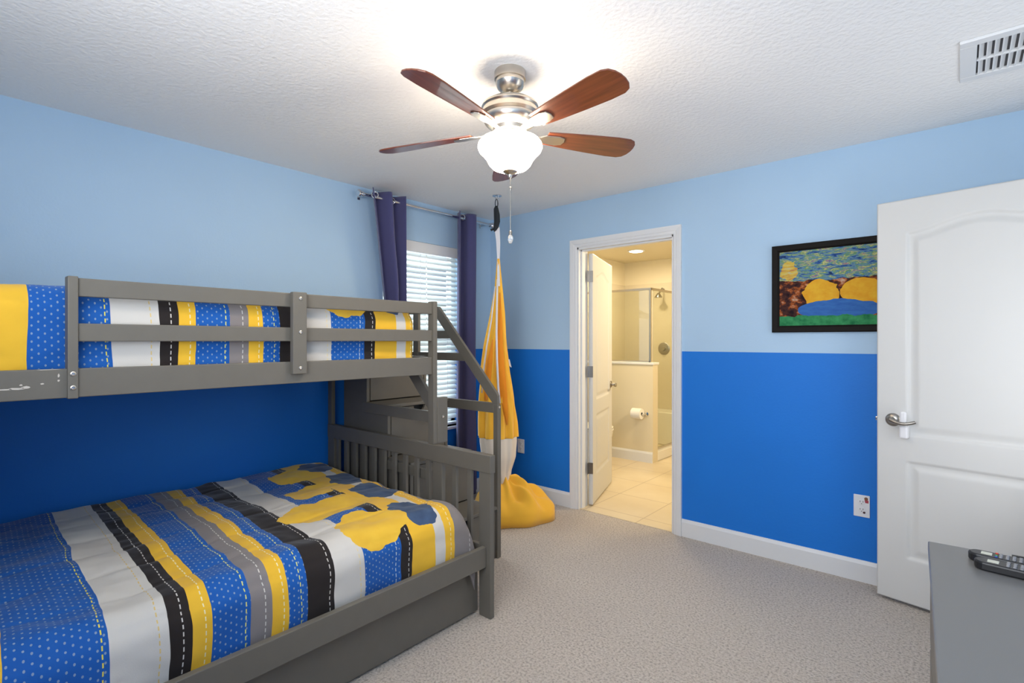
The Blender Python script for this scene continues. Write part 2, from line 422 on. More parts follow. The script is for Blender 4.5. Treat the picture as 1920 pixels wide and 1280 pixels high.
# blind
bl = thing('window_blind', 'white horizontal slat blind covering the window between the navy curtains', 'blind', (XL - .04, 2.66, WZ1))
xb = XL - .045
obj('valance', B((XL - .012, XL + .004, WY0 + .004, WY1 - .004, WZ1 - .085, WZ1 - .002)), 'white', bl, bevel=.003)
obj('headrail', B((xb - .025, xb + .025, WY0 + .012, WY1 - .012, WZ1 - .05, WZ1 - .005)), 'white', bl)
bm = bmesh.new(); z = WZ1 - .10; tilt = math.radians(43); ns = 0
while z > WZ0 + .05:
    dx, dz = math.cos(tilt) * .025, math.sin(tilt) * .025
    sag = random.uniform(-.0012, .0012)
    p = [(xb + dx, z - dz), (xb, z + .003), (xb - dx, z + dz), (xb - dx, z + dz + .0025), (xb, z + .0055), (xb + dx, z - dz + .0025)]
    A = [bm.verts.new((q[0], WY0 + .008, q[1] + sag)) for q in p]; C = [bm.verts.new((q[0], WY1 - .008, q[1] - sag)) for q in p]
    for i in range(6): bm.faces.new((A[i], C[i], C[(i + 1) % 6], A[(i + 1) % 6]))
    bm.faces.new(A); bm.faces.new(C); z -= .0415
obj('slats', bm, 'blind', bl)
obj('bottom_rail', B((xb - .025, xb + .025, WY0 + .008, WY1 - .008, WZ0 + .012, WZ0 + .03)), 'blind', bl)
for yy in (WY0 + .14, 2.66, WY1 - .14): obj('ladder_cord', T([(XL - .018, yy, WZ1 - .06), (XL - .018, yy, WZ0 + .03)], .0012, 6), 'white', bl)
obj('tilt_wand', T([(XL + .006, 2.70, WZ1 - .09), (XL + .010, 2.70, WZ1 - .75)], .004, 8), 'crys', bl)

# neighbouring house seen through the blind
nb = thing('neighbouring_house', 'pale neighbouring house with grey shingle roof outside the window', 'house', (-8.5, 3, 0))
obj('wall', B((-12.5, -8.6, -6, 14, -.5, 2.25)), 'siding', nb)
obj('roof', P([(-8.2, 2.2), (-12.7, 2.2), (-10.6, 3.25), (-10.4, 3.25)], 'y', -6.4, 14.4), 'roof', nb)
obj('gutter', B((-8.25, -8.12, -6.4, 14.4, 2.1, 2.25)), 'white', nb)
struct('ground_outside', B((-20, XL - .16, -15, 20, -.6, -.5)), mat('grass_outside', (.12, .2, .07), .9, var=.2))

# ------------------------------------------------------------------ bathroom
BX0, BX1, BY1 = -3.62, -1.0, 6.65
Y0 = YR + TW
struct('floor_bathroom', B((BX0 - .1, BX1 + .1, YR + .012, BY1 + .1, -.06, .004)), 'tile', label='beige tiled bathroom floor')
struct('ceiling_bathroom', B((BX0 - .1, BX1 + .1, Y0, BY1 + .1, H, H + .08)), 'beige')
struct('wall_bathroom_left', B((BX0 - .1, BX0, Y0, BY1, 0, H)), 'beige')
struct('wall_bathroom_right', B((BX1, BX1 + .1, Y0, BY1, 0, H)), 'beige')
struct('wall_bathroom_far', B((BX0 - .1, BX1 + .1, BY1, BY1 + .1, 0, H)), 'beige')
struct('wall_shower_tile', B((BX0, -2.45, BY1 - .012, BY1, 0, 2.12), (BX0, BX0 + .012, 5.4, BY1 - .012, 0, 2.12)), 'beigetile', label='beige tiled shower wall')
PY = 5.28; PXE = -2.53
struct('wall_half', B((BX0, PXE, PY, PY + .12, 0, 1.075)), 'beige', label='beige half wall beside the shower')
struct('trim_4', B((BX0, PXE + .012, PY - .012, PY + .132, 1.075, 1.10)), 'white', bevel=.004, label='white cap on the half wall')
bm = bmesh.new(); baseprof(bm, BX0, PXE, 'x', PY, -1, .12); baseprof(bm, Y0, PY - .014, 'y', BX0, 1, .12); struct('baseboard_bathroom', bm, 'white')
struct('trim_5', B((PXE - .12, PXE, PY + .12, BY1 - .012, 0.004, .11)), 'porcelain', bevel=.008, label='white shower curb')
sh = thing('shower_enclosure', 'glass shower enclosure with thin metal frame above the half wall', 'shower', (-2.6, 5.34, 1.1))
gx = -2.59; gy = 5.34; gz = 1.925
obj('glass_panel', B((BX0 + .01, gx, gy - .004, gy + .004, 1.1, gz)), 'sglass', sh)
obj('glass_door', B((gx - .004, gx + .004, gy + .068, BY1 - .02, .12, gz)), 'sglass', sh)
obj('frame', B((BX0, gx + .012, gy - .012, gy + .012, gz - .025, gz), (gx - .012, gx + .012, gy, BY1 - .013, gz - .025, gz), (BX0, gx, gy - .01, gy + .01, 1.1, 1.115), (gx - .010, gx + .010, gy - .01, gy + .01, 1.1, gz)), 'nickel', sh)
obj('door_track', B((gx - .012, gx + .012, gy + .062, BY1 - .013, .11, .13)), 'nickel', sh)
struct('trim_6', B((BX0 + .012, -2.64, 6.30, BY1 - .012, 0.004, .42)), 'porcelain', bevel=.01, label='white shower seat ledge')
vx, vy = -3.02, BY1 - .012
v = thing('shower_valve', 'round bronze shower valve on the beige shower wall', 'shower valve', (vx, vy, 1.233))
obj('plate', LT([(.083, 0), (.083, -.006), (.072, -.012), (.05, -.013)], (vx, vy, 1.233), 32, 'y'), 'steel', v, smooth=True)
obj('knob', LT([(.03, -.012), (.034, -.04), (.028, -.055)], (vx, vy, 1.233), 24, 'y'), 'steel', v, smooth=True)
s = thing('shower_sprayer', 'small chrome shower head on a bent arm high on the shower wall', 'shower head', (vx, vy, 2.02))
obj('arm', T([(vx, vy, 2.03), (vx, vy - .06, 2.04), (vx, vy - .12, 2.0), (vx, vy - .15, 1.96)], .011), 'steel', s, smooth=True)
obj('head', LT([(.016, .03), (.05, -.02), (.05, -.03)], (vx, vy - .17, 1.94), 24), 'steel', s, smooth=True)
# toilet facing +X
tx, ty = -3.02, 4.82
t = thing('toilet', 'white toilet half hidden behind the open bathroom door', 'toilet', (tx, ty, 0.004))
def ell(cx, cy, rx, ry, n=28): return [(cx + rx * math.cos(2 * PI * k / n), cy + ry * math.sin(2 * PI * k / n)) for k in range(n)]
bm = bmesh.new(); secs = [(.004, .20, .11), (.10, .19, .10), (.22, .19, .12), (.33, .24, .17), (.385, .25, .185)]
rg = [[bm.verts.new((q[0], q[1], z)) for q in ell(tx + (rx - .22) * -.2, ty, rx, ry)] for z, rx, ry in secs]
for a, b_ in zip(rg, rg[1:]):
    for k in range(28): bm.faces.new((a[k], a[(k + 1) % 28], b_[(k + 1) % 28], b_[k]))
bm.faces.new(rg[0]); bm.faces.new(rg[-1]); obj('bowl', bm, 'porcelain', t, smooth=True)
obj('seat', P(ell(tx, ty, .25, .188), 'z', .387, .402), 'porcelain', t, bevel=.004)
obj('lid', P(ell(tx - .005, ty, .25, .188), 'z', .407, .425), 'porcelain', t, bevel=.005)
obj('tank', B((tx - .50, tx - .28, ty - .21, ty + .21, .40, .76)), 'porcelain', t, bevel=.02)
obj('tank_lid', B((tx - .51, tx - .27, ty - .22, ty + .22, .76, .79)), 'porcelain', t, bevel=.008)
obj('base', B((tx - .48, tx - .1, ty - .10, ty + .10, .004, .40)), 'porcelain', t, bevel=.03)
# toilet paper on the half wall
px_, pz_ = -2.68, .548
h = thing('toilet_paper_holder', 'metal toilet paper holder on the half wall', 'toilet paper holder', (px_, PY, pz_))
obj('post', LT([(.025, 0), (.025, -.008), (.009, -.012), (.009, -.075)], (px_ + .075, PY, pz_ - .015), 20, 'y'), 'chrome', h, smooth=True)
obj('bar', T([(px_ + .082, PY - .072, pz_ - .015), (px_ - .06, PY - .072, pz_ - .015)], .008), 'chrome', h, smooth=True)
bm = bmesh.new(); lathe(bm, [(.018, -.055), (.058, -.055), (.058, .055), (.018, .055)], (px_, PY - .072, pz_ - .008), 32, 'x', False)
tag(obj('toilet_paper_roll', bm, 'paper', off=None, smooth=True), 'white toilet paper roll on the holder on the half wall', 'toilet paper')
rl = thing('recessed_ceiling_light', 'round lit recessed light in the bathroom ceiling', 'ceiling light', (-3.0, 5.8, H))
obj('trim_ring', LT([(.105, H - .001), (.105, H - .008), (.08, H - .010), (.08, H - .001)], (-3.0, 5.8, 0), 36), 'white', rl, smooth=True)
obj('lens', LT([(.078, H - .004), (.078, H - .012), (.04, H - .014)], (-3.0, 5.8, 0), 36), 'lamp', rl, smooth=True)

# ------------------------------------------------------------------ panel doors (height-field faces)
def door_leaf(w, hh, th, arch=.055, stile=.128, res=.0065, bottom=(.225, .715), upper=(.845, 1.865)):
    """leaf in local coords: x 0..w, y 0..th (front face at y=0), z 0..hh"""
    def sdf(x, z):
        d = -9
        def rect(x0, x1, z0, z1): return min(x - x0, x1 - x, z - z0, z1 - z)
        d1 = rect(stile, w - stile, *bottom)
        s = (x - w / 2) / (w / 2 - stile); s = max(-1, min(1, s))
        top = upper[1] + arch * (.5 + .5 * math.cos(PI * s))
        d2 = min(x - stile, w - stile - x, z - upper[0], (top - z) * .97)
        return max(d1, d2)
    def depth(d):
        if d <= 0: return 0
        if d < .008: return .009 * (d / .008)
        if d < .024: return .009
        if d < .048: return .009 - .0065 * (d - .024) / .024
        return .0025
    bm = bmesh.new(); nx = int(w / res); nz = int(hh / res)
    for face in (0, 1):
        g = []
        for i in range(nx + 1):
            c = []
            for j in range(nz + 1):
                x = w * i / nx; z = hh * j / nz; dd = depth(sdf(x, z))
                c.append(bm.verts.new((x, dd if face == 0 else th - dd, z)))
            g.append(c)
        for i in range(nx):
            for j in range(nz): bm.faces.new((g[i][j], g[i + 1][j], g[i + 1][j + 1], g[i][j + 1]))
        if face == 0: g0 = g
    for i in range(nx):
        bm.faces.new((g0[i][0], g0[i + 1][0], g[i + 1][0], g[i][0])); bm.faces.new((g0[i][nz], g0[i + 1][nz], g[i + 1][nz], g[i][nz]))
    for j in range(nz):
        bm.faces.new((g0[0][j], g0[0][j + 1], g[0][j + 1], g[0][j])); bm.faces.new((g0[nx][j], g0[nx][j + 1], g[nx][j + 1], g[nx][j]))
    return bm
def lever(parent, x, z, y, sgn, direction, m):
    """lever handle on a face at local y, sticking out towards sgn*y"""
    r = obj('rosette', LT([(.033, 0), (.033, sgn * .005), (.026, sgn * .012), (.014, sgn * .014), (.012, sgn * .05)], (x, y, z), 32, 'y'), m, parent, smooth=True)
    pts = []
    for k in range(9):
        a = k / 8; pts.append((x + direction * a * .105, y + sgn * (.048 + .010 * math.sin(a * PI)), z + .004 - .016 * math.sin(a * PI * .9) + .004 * a))
    obj('lever', T(pts, [.011, .011, .010, .009, .0085, .008, .008, .0085, .007], 12), m, parent, smooth=True, label='curved metal door lever')
a = math.atan2(-.044, .228)
d1 = thing('door_1', 'open white two panel entry door in front of the far wall', None, (-.3266, 3.302, .018), a, kind='structure')
obj('door_leaf', door_leaf(.81, 2.035, .035), 'doorw', d1, smooth='all')
lever(d1, .070, .918, 0, -1, 1, 'steel'); 
bm = B((.105, .140, -.040, 0, .832, .895)); box(bm, .108, .137, -.048, -.03, .895, .968); obj('child_lock', bm, 'plate', d1, bevel=.008, label='white plastic child safety latch')
obj('latch_plate', B((-.002, .001, .008, .027, .885, .945)), 'chrome', d1); obj('latch_bolt', B((-.012, .001, .012, .023, .905, .925)), 'chrome', d1, bevel=.003)
for zz in (.2, 1.0, 1.82): obj('hinge', LT([(.007, zz), (.007, zz + .09)], (.815, -.004, 0), 12), 'steel', d1)
d2 = thing('door_2', 'white bathroom door swung open into the bathroom', None, (DX0 + .066, Y0 + .010, .014), math.radians(90 + 18.5), kind='structure')
obj('door_leaf', door_leaf(.765, 2.03, .035, res=.009), 'doorw', d2, smooth='all')
lever(d2, .70, .92, 0, -1, -1, 'steel')
for zz in (.25, 1.03, 1.80):
    obj('hinge', B((-.004, .002, -.002, .034, zz, zz + .09), (-.03, -.002, .034, .038, zz, zz + .09)), 'steel', d2)

# ------------------------------------------------------------------ picture
pic = thing('framed_picture', 'colourful painting in a black frame on the light blue wall beside the door', 'picture', (-.52, YR, 1.65))
X0, X1, Z0, Z1 = -.870, -.165, 1.390, 1.915
fr = .040
bm = bmesh.new()
lo = [(X0, Z0), (X1, Z0), (X1, Z1), (X0, Z1)]
def ring(o, y): return [bm.verts.new(p) for p in ((X0 + o, y, Z0 + o), (X1 - o, y, Z0 + o), (X1 - o, y, Z1 - o), (X0 + o, y, Z1 - o))]
rs = [ring(0, YR - .001), ring(0, YR - .022), ring(.006, YR - .026), ring(.030, YR - .022), ring(fr, YR - .014), ring(fr, YR - .001)]
for q, r_ in zip(rs, rs[1:]):
    for k in range(4): bm.faces.new((q[k], q[(k + 1) % 4], r_[(k + 1) % 4], r_[k]))
obj('frame', bm, 'frame', pic)
bm = bmesh.new(); uvl = bm.loops.layers.uv.new('UVMap')
q = [(X0 + fr, Z0 + fr, 0, 0), (X1 - fr, Z0 + fr, 1, 0), (X1 - fr, Z1 - fr, 1, 1), (X0 + fr, Z1 - fr, 0, 1)]
f = bm.faces.new([bm.verts.new((p[0], YR - .010, p[1])) for p in q])
vs2 = [bm.verts.new((p[0], YR - .003, p[1])) for p in q]
for l, p in zip(f.loops, q): l[uvl].uv = (p[2] * 1.2, p[3])
f.normal_update()
fv = list(f.verts)
for k in range(4): bm.faces.new((fv[k], fv[(k + 1) % 4], vs2[(k + 1) % 4], vs2[k]))
obj('canvas', bm, 'art', pic)

# ------------------------------------------------------------------ outlets
def outlet(x, z, label, sticker=False, w=.076, h_=.122):
    o = thing('wall_outlet', label, 'outlet', (x, YR, z), group='white outlets on the far wall')
    obj('cover_plate', B((x - w / 2, x + w / 2, YR - .006, YR, z - h_ / 2, z + h_ / 2)), 'plate', o, bevel=.003)
    for s_ in (-1, 1):
        r = obj('socket', LT([(.0165, YR - .005), (.0165, YR - .0085), (.014, YR - .009)], (x, 0, z + s_ * .021), 24, 'y'), 'plate', o, smooth=True)
        obj('slots', B((x - .008, x - .0055, YR - .0096, YR - .008, z + s_ * .021, z + s_ * .021 + .009), (x + .0055, x + .008, YR - .0096, YR - .008, z + s_ * .021, z + s_ * .021 + .009), (x - .002, x + .002, YR - .0096, YR - .008, z + s_ * .021 - .009, z + s_ * .021 - .005)), 'holes', r)
    if sticker:
        obj('sticker', B((x + .014, x + .032, YR - .0066, YR - .0058, z + .020, z + .036)), mat('red_sticker', (.45, .06, .09), .5), o, label='small red and brown sticker')
        obj('sticker', LT([(.009, YR - .0058), (.009, YR - .0067)], (x + .021, 0, z + .043), 16, 'y'), mat('brown_sticker', (.22, .10, .05), .5), o, label='small brown sticker')
        obj('sticker', LT([(.006, YR - .0058), (.006, YR - .0100)], (x + .012, 0, z - .034), 16, 'y'), mat('dark_sticker', (.08, .03, .03), .5), o, label='tiny dark spot sticker')
outlet(-.413, .420, 'white wall outlet with a small red sticker, near the open door', True)
outlet(-2.885, .425, 'white wall outlet behind the yellow swing near the room corner')

# ------------------------------------------------------------------ ceiling vent
vt = thing('ceiling_vent', 'white ceiling air vent grille with two rows of slots', 'vent', (.2, 2.71, H))
vx0, vx1, vy0, vy1 = 0.0, .46, 2.52, 2.90
obj('frame', B((vx0, vx1, vy0, vy0 + .045, H - .012, H), (vx0, vx1, vy1 - .045, vy1, H - .012, H), (vx0, vx0 + .05, vy0 + .045, vy1 - .045, H - .012, H), (vx1 - .05, vx1, vy0 + .045, vy1 - .045, H - .012, H), (vx0 + .05, vx1 - .05, 2.703, 2.717, H - .012, H)), 'white', vt, bevel=.003)
bm = bmesh.new(); x = vx0 + .062
while x < vx1 - .055:
    for y0_, y1_ in ((vy0 + .045, 2.703), (2.717, vy1 - .045)):
        prism(bm, [(x - .007, H - .011), (x - .003, H - .011), (x + .008, H - .001), (x + .004, H - .001)], 'y', y0_, y1_)
    x += .0215
obj('louvers', bm, 'white', vt)
obj('duct_back', B((vx0 + .03, vx1 - .03, vy0 + .03, vy1 - .03, H - .0005, H + .001)), mat('vent_dark', (.10, .10, .11), .8), vt)

# ------------------------------------------------------------------ ceiling fan
fwd = Vector((-math.sin(YAW), math.cos(YAW), 0)); rgt = Vector((math.cos(YAW), math.sin(YAW), 0))
FC = fwd * 2.12 + rgt * (-.008); fx, fy = FC.x, FC.y
fan = thing('ceiling_fan', 'brushed nickel ceiling fan with five red-brown blades and a lit glass bowl', 'ceiling fan', (fx, fy, H))
obj('canopy', LT([(.062, H), (.064, H - .004), (.064, H - .035), (.058, H - .038), (.058, H - .048), (.060, H - .05), (.052, H - .070), (.030, H - .085), (.018, H - .088)], (fx, fy, 0)), 'nickel', fan, smooth=True)
obj('downrod', LT([(.0125, H - .08), (.0125, 2.31)], (fx, fy, 0), 20), 'nickel', fan, smooth=True)
obj('motor_housing', LT([(.022, 2.335), (.030, 2.325), (.060, 2.320), (.098, 2.310), (.113, 2.300), (.117, 2.290), (.112, 2.283), (.115, 2.276), (.117, 2.262), (.108, 2.252), (.110, 2.246), (.104, 2.228), (.088, 2.214), (.070, 2.208), (.068, 2.192), (.050, 2.190)], (fx, fy, 0), 56), 'nickel', fan, smooth=True)
obj('switch_housing', LT([(.050, 2.192), (.055, 2.186), (.055, 2.172), (.062, 2.168), (.062, 2.160)], (fx, fy, 0), 40), 'nickel', fan, smooth=True)
bprof = [(.062, 2.168), (.090, 2.166), (.118, 2.155), (.128, 2.142), (.131, 2.130), (.125, 2.115), (.108, 2.098), (.094, 2.080), (.084, 2.060), (.070, 2.046), (.045, 2.036), (.018, 2.033)]
bm = bmesh.new(); lathe(bm, bprof, (fx, fy, 0), 56, 'z', False)
obj('light_bowl', bm, 'bowl', fan, smooth='all', solid=.003, label='lit cream frosted glass bowl')
obj('finial', LT([(.028, 2.036), (.030, 2.031), (.022, 2.024), (.010, 2.018), (.008, 2.008), (.004, 2.003)], (fx, fy, 0), 24), 'nickel', fan, smooth=True)
ch = obj('pull_chain', T([(fx + .004, fy - .002, 2.01), (fx + .004, fy - .002, 1.78)], .0022, 8), 'steel', fan)
obj('chain_joint', LT([(.003, 1.968), (.0055, 1.962), (.003, 1.952)], (fx + .004, fy - .002, 0), 12), 'steel', ch, smooth=True)
obj('chain_cap', LT([(.003, 1.79), (.007, 1.785), (.007, 1.772)], (fx + .004, fy - .002, 0), 12), 'steel', ch, smooth=True)
obj('chain_knob', LT([(.005, 1.773), (.010, 1.765), (.011, 1.752), (.006, 1.738), (.002, 1.736)], (fx + .004, fy - .002, 0), 16), 'crys', ch, smooth=True)
# blades
outl = []
def blade_outline():
    pts = [(.0, .040), (.10, .051), (.21, .060), (.32, .067), (.380, .066), (.404, .056), (.418, .036), (.424, .012)]
    return pts + [(.424, -.012)] + [(x, -y) for x, y in pts[::-1][1:]]
for k, ang in enumerate((237, 309, 21, 93, 165)):
    t_ = math.radians(ang); d = rgt * math.cos(t_) + fwd * math.sin(t_)
    rz = math.atan2(d.y, d.x)
    bm = bmesh.new(); prism(bm, blade_outline(), 'z', -.003, .003)
    me_o = obj('blade', bm, 'blade', None, bevel=.0015, off=(0, 0, 0))
    me_o.parent = fan; me_o['_o'] = (0, 0, 0)
    me_o.location = (d.x * .160, d.y * .160, 2.190 - H)
    me_o.rotation_euler = (math.radians(-14), (-.01, 0, -.02, .03, .06)[k], rz)
    bm = bmesh.new()
    prism(bm, [(-.080, .012), (-.03, .014), (-.005, .026), (.05, .030), (.078, .022), (.085, 0), (.078, -.022), (.05, -.030), (-.005, -.026), (-.03, -.014), (-.080, -.012)], 'z', -.009, -.0035)
    arm = obj('blade_arm', bm, 'nickel', me_o, bevel=.002)


# ------------------------------------------------------------------ curtain rod and curtains
RX, RZ = -3.150, 2.362
rod = thing('curtain_rod', 'silver curtain rod with knob ends above the window', 'curtain rod', (RX, 2.7, RZ))
obj('rod', T([(RX, 2.06, RZ), (RX, 3.34, RZ)], .0115, 16), 'chrome', rod, smooth=True)
for s_, yy in ((-1, 2.06), (1, 3.34)):
    obj('finial', LT([(.012, yy), (.018, yy + s_ * .004), (.018, yy + s_ * .014), (.012, yy + s_ * .018), (.020, yy + s_ * .024), (.026, yy + s_ * .034), (.026, yy + s_ * .044), (.010, yy + s_ * .048)], (RX, 0, RZ), 24, 'y'), 'chrome', rod, smooth=True)
    obj('bracket', B((XL, XL + .008, yy - s_ * .02 - .010, yy - s_ * .02 + .010, RZ - .02, RZ + .02), (XL, RX, yy - s_ * .02 - .004, yy - s_ * .02 + .004, RZ - .006, RZ + .006)), 'chrome', rod)
def curtain(label, cols, rows, fn, grom):
    o = thing('curtain', label, 'curtain', (RX, fn(.5, 0)[1], RZ), group='navy curtains on the rod')
    bm = bmesh.new(); g = [[bm.verts.new(fn(i / cols, j / rows)) for j in range(rows + 1)] for i in range(cols + 1)]
    for i in range(cols):
        for j in range(rows): bm.faces.new((g[i][j], g[i + 1][j], g[i + 1][j + 1], g[i][j + 1]))
    obj('cloth', bm, 'curtain', o, smooth='all', solid=.003)
    for (gx_, gy_, gz_, nx_) in grom:
        n = Vector(nx_).normalized(); a_ = n.cross(Vector((0, 0, 1))).normalized(); b_ = a_.cross(n)
        obj('grommet', T([Vector((gx_, gy_, gz_)) + a_ * .021 * math.cos(2 * PI * k / 20) + b_ * .021 * math.sin(2 * PI * k / 20) for k in range(20)], .005, 8, True), 'chrome', o, smooth=True)
def sm(t): t = max(0, min(1, t)); return t * t * (3 - 2 * t)
def right_fn(s_, t_):
    z = 2.405 - t_ * 2.36
    y = 2.93 + s_ * .275 + .02 * sm(t_ * 3) * (s_ - .5)
    ph = s_ * 2 * PI * 1.6
    amp = .052 * (1 - .12 * t_)
    return (RX + amp * math.cos(ph) + .006 * math.sin(5 * t_ + 3 * s_), y + .018 * math.sin(ph * 2 + .6) * (1 - abs(2 * s_ - 1)), z)
curtain('navy blue curtain hanging straight at the right side of the window', 90, 60, right_fn, [(RX + .026, 2.985, RZ, (.55, -.85, 0)), (RX - .03, 3.10, RZ, (1, -.4, 0))])
def left_fn(s_, t_):
    z = 2.408 - t_ * 2.30
    zt = sm(t_ * 2.2)
    y0 = 2.095 + .16 * min(1, t_ * 2.4)
    y1 = 2.392 + .03 * t_
    y = y0 + (y1 - y0) * s_
    ph = s_ * 2 * PI * 1.9 + 1.2 * zt * (1 - s_)
    amp = .050 * (1 - .25 * zt)
    return (RX + .01 + amp * math.cos(ph) + .03 * zt * math.exp(-((s_ - .15 - .7 * min(1, t_ * 2.3)) / .16) ** 2), y, z)
curtain('navy blue curtain swept aside at the left side of the window, behind the upper bunk', 90, 60, left_fn, [(RX + .045, 2.125, RZ, (1, -.75, 0)), (RX + .0, 2.30, RZ, (.8, -.9, 0))])

# ------------------------------------------------------------------ hanging swing
sx, sy = -2.652, 2.898
sw = thing('sensory_swing', 'yellow and cream cloth pod swing hanging from the ceiling and piled on the carpet', 'swing', (sx, sy, 0))
def at(l, dpt, z): v_ = Vector((sx, sy, 0)) + rgt * l + fwd * dpt; return (v_.x, v_.y, z)
obj('ceiling_plate', LT([(.035, H), (.035, H - .006), (.012, H - .010)], (sx, sy, 0), 24), 'chrome', sw, smooth=True)
obj('eye_hook', T([at(.012 * math.cos(a_), 0, H - .022 + .014 * math.sin(a_)) for a_ in [2 * PI * k / 16 for k in range(16)]], .003, 8, True), 'chrome', sw, smooth=True)
obj('carabiner', T([at(-.004 + .010 * math.cos(a_), 0, H - .062 + .034 * math.sin(a_)) for a_ in [2 * PI * k / 20 for k in range(20)]], .0032, 8, True), 'blackcloth', sw, smooth=True, label='black hanging loop')
obj('rope_bundle', T([at(-.006, 0, 2.36), at(-.008, 0, 2.34), at(-.002, 0, 2.29), at(0, 0, 2.24), at(-.008, 0, 2.20), at(-.018, 0, 2.175), at(-.020, 0, 2.165)], [.010, .020, .026, .027, .022, .014, .004], 14, flat=.7), 'blackcloth', sw, smooth='all', label='bundled black strap')
obj('strap_end', T([at(-.02, 0, 2.19), at(-.045, -.01, 2.175)], [.006, .010], 10), 'blackcloth', sw, smooth=True)
def ribbon(path, wdt):
    bm = bmesh.new(); pv = None
    for p, ww in zip(path, wdt):
        c = Vector(p); a_ = bm.verts.new(c - rgt * ww / 2); b_ = bm.verts.new(c + rgt * ww / 2)
        if pv: bm.faces.new((pv[0], pv[1], b_, a_))
        pv = (a_, b_)
    return bm
obj('strap', ribbon([at(-.012, 0, 2.20), at(.002, -.004, 2.10), at(.010, -.006, 1.95), at(.012, -.03, 1.75)], [.018, .018, .016, .022]), 'strap', sw, solid=.004)
obj('strap', ribbon([at(.010, 0, 2.20), at(.014, .004, 2.08), at(.010, .006, 1.95), at(.022, -.01, 1.75)], [.018, .020, .020, .024]), 'strap', sw, solid=.004)
def interp(tab, z):
    for (z0, *a_), (z1, *b_) in zip(tab, tab[1:]):
        if z0 >= z >= z1:
            f_ = (z0 - z) / (z0 - z1); f_ = f_
            return [p * (1 - f_) + q_ * f_ for p, q_ in zip(a_, b_)]
    return list(tab[-1][1:])
# z, centre lateral, half width, half depth
tab = [(1.96, .010, .010, .010), (1.75, .012, .028, .022), (1.55, .006, .052, .04), (1.30, -.012, .080, .06), (1.10, -.018, .100, .08), (.90, -.004, .122, .10), (.72, .004, .135, .11), (.58, .006, .138, .12), (.46, .010, .125, .12), (.36, .02, .085, .10), (.30, .03, .07, .09)]
def pod(z0, z1, nrow, nseg=96, amp=1.0):
    bm = bmesh.new(); rows = []
    for j in range(nrow + 1):
        z = z0 + (z1 - z0) * j / nrow; cl, hw, hd = interp(tab, z); row = []
        for k in range(nseg):
            t_ = 2 * PI * k / nseg
            fold = 1 + amp * (.13 * math.sin(9 * t_ + 1.5 * math.sin(z * 3)) * min(1, (2.0 - z) * 1.2) + .05 * math.sin(17 * t_ + z * 4))
            row.append(bm.verts.new(at(cl + hw * math.cos(t_) * fold, hd * math.sin(t_) * fold, z)))
        rows.append(row)
    for a_, b_ in zip(rows, rows[1:]):
        for k in range(nseg): bm.faces.new((a_[k], a_[(k + 1) % nseg], b_[(k + 1) % nseg], b_[k]))
    return bm
obj('upper_cloth', pod(1.96, .615, 60), 'yellow', sw, smooth='all', label='folded yellow cloth of the swing')
obj('cream_panel', pod(.615, .28, 20, amp=.3), 'cream', sw, smooth='all', label='cream cloth panel of the swing')
# orange inner folds and pale bindings lying over the front
def strip(name, tabb, m, ww, dd=-.004):
    path = []; wd = []
    for z, l, wv in tabb:
        cl, hw, hd = interp(tab, z); q_ = max(-1, min(1, (l - cl) / hw)); dep = -hd * math.sqrt(max(0, 1 - q_ * q_)) * 1.19 + dd
        path.append(at(l, dep, z)); wd.append(wv)
    return obj(name, ribbon(path, wd), m, sw, solid=.004, smooth='all')
strip('opening_panel', [(1.70, .022, .008), (1.5, .026, .026), (1.3, .022, .045), (1.1, .034, .055), (.95, .050, .055), (.80, .066, .030), (.72, .075, .008)], 'orange', 1, -.006)
strip('binding', [(1.80, .004, .014), (1.6, .000, .014), (1.4, -.002, .015), (1.2, .002, .015), (1.0, .012, .016), (.88, .024, .014)], 'strap', 1, -.009)
strip('binding', [(1.75, -.014, .008), (1.5, -.040, .010), (1.3, -.075, .012), (1.1, -.100, .012), (.95, -.112, .010)], 'strap', 1, -.004)
strip('opening_panel', [(1.35, -.030, .006), (1.2, -.050, .040), (1.0, -.070, .045), (.9, -.080, .020)], 'orange', 1, -.005)
obj('tie', ribbon([at(.090, -.03, 1.20), at(.100, -.03, 1.15), at(.108, -.03, 1.14)], [.01, .014, .004]), 'cream', sw, solid=.004)
# pile on the floor
bm = bmesh.new(); NR, NS = 40, 110; rows = []
for j in range(NR + 1):
    f_ = j / NR; row = []
    for k in range(NS):
        t_ = 2 * PI * k / NS
        # lateral/depth radii
        rr = f_
        rl_ = .26 + .115 * max(0, math.cos(t_)) + .02 * math.sin(3 * t_)
        rd_ = .27 + .04 * math.sin(2 * t_ + 1)
        prof = math.sqrt(max(0, 1 - (rr ** 2.3)))
        z = .335 * (prof * .72 + .28 * max(0, 1 - rr * 1.5)) if f_ < 1 else .0
        a1 = .030 * math.sin(t_ * 5 + 6 * rr + 1.2) * math.sin(PI * rr) + .018 * math.sin(t_ * 11 - 4 * rr) * math.sin(PI * rr)
        z = max(.004, z + a1)
        bulge = 1 + .04 * math.sin(t_ * 7 + 9 * rr)
        R_ = (rr if rr < .93 else .93 + (rr - .93) * .2) * bulge
        cxl = .055 + .02 * rr
        row.append(bm.verts.new(at(cxl + rl_ * R_ * math.cos(t_), -.02 + rd_ * R_ * math.sin(t_), z)))
    rows.append(row)
for a_, b_ in zip(rows, rows[1:]):
    for k in range(NS): bm.faces.new((a_[k], a_[(k + 1) % NS], b_[(k + 1) % NS], b_[k]))
bm.faces.new(rows[-1])
bmesh.ops.remove_doubles(bm, verts=bm.verts[:], dist=.0005)
obj('seat_pouch', bm, 'yellow', sw, smooth='all', label='baggy yellow seat pouch resting on the carpet')

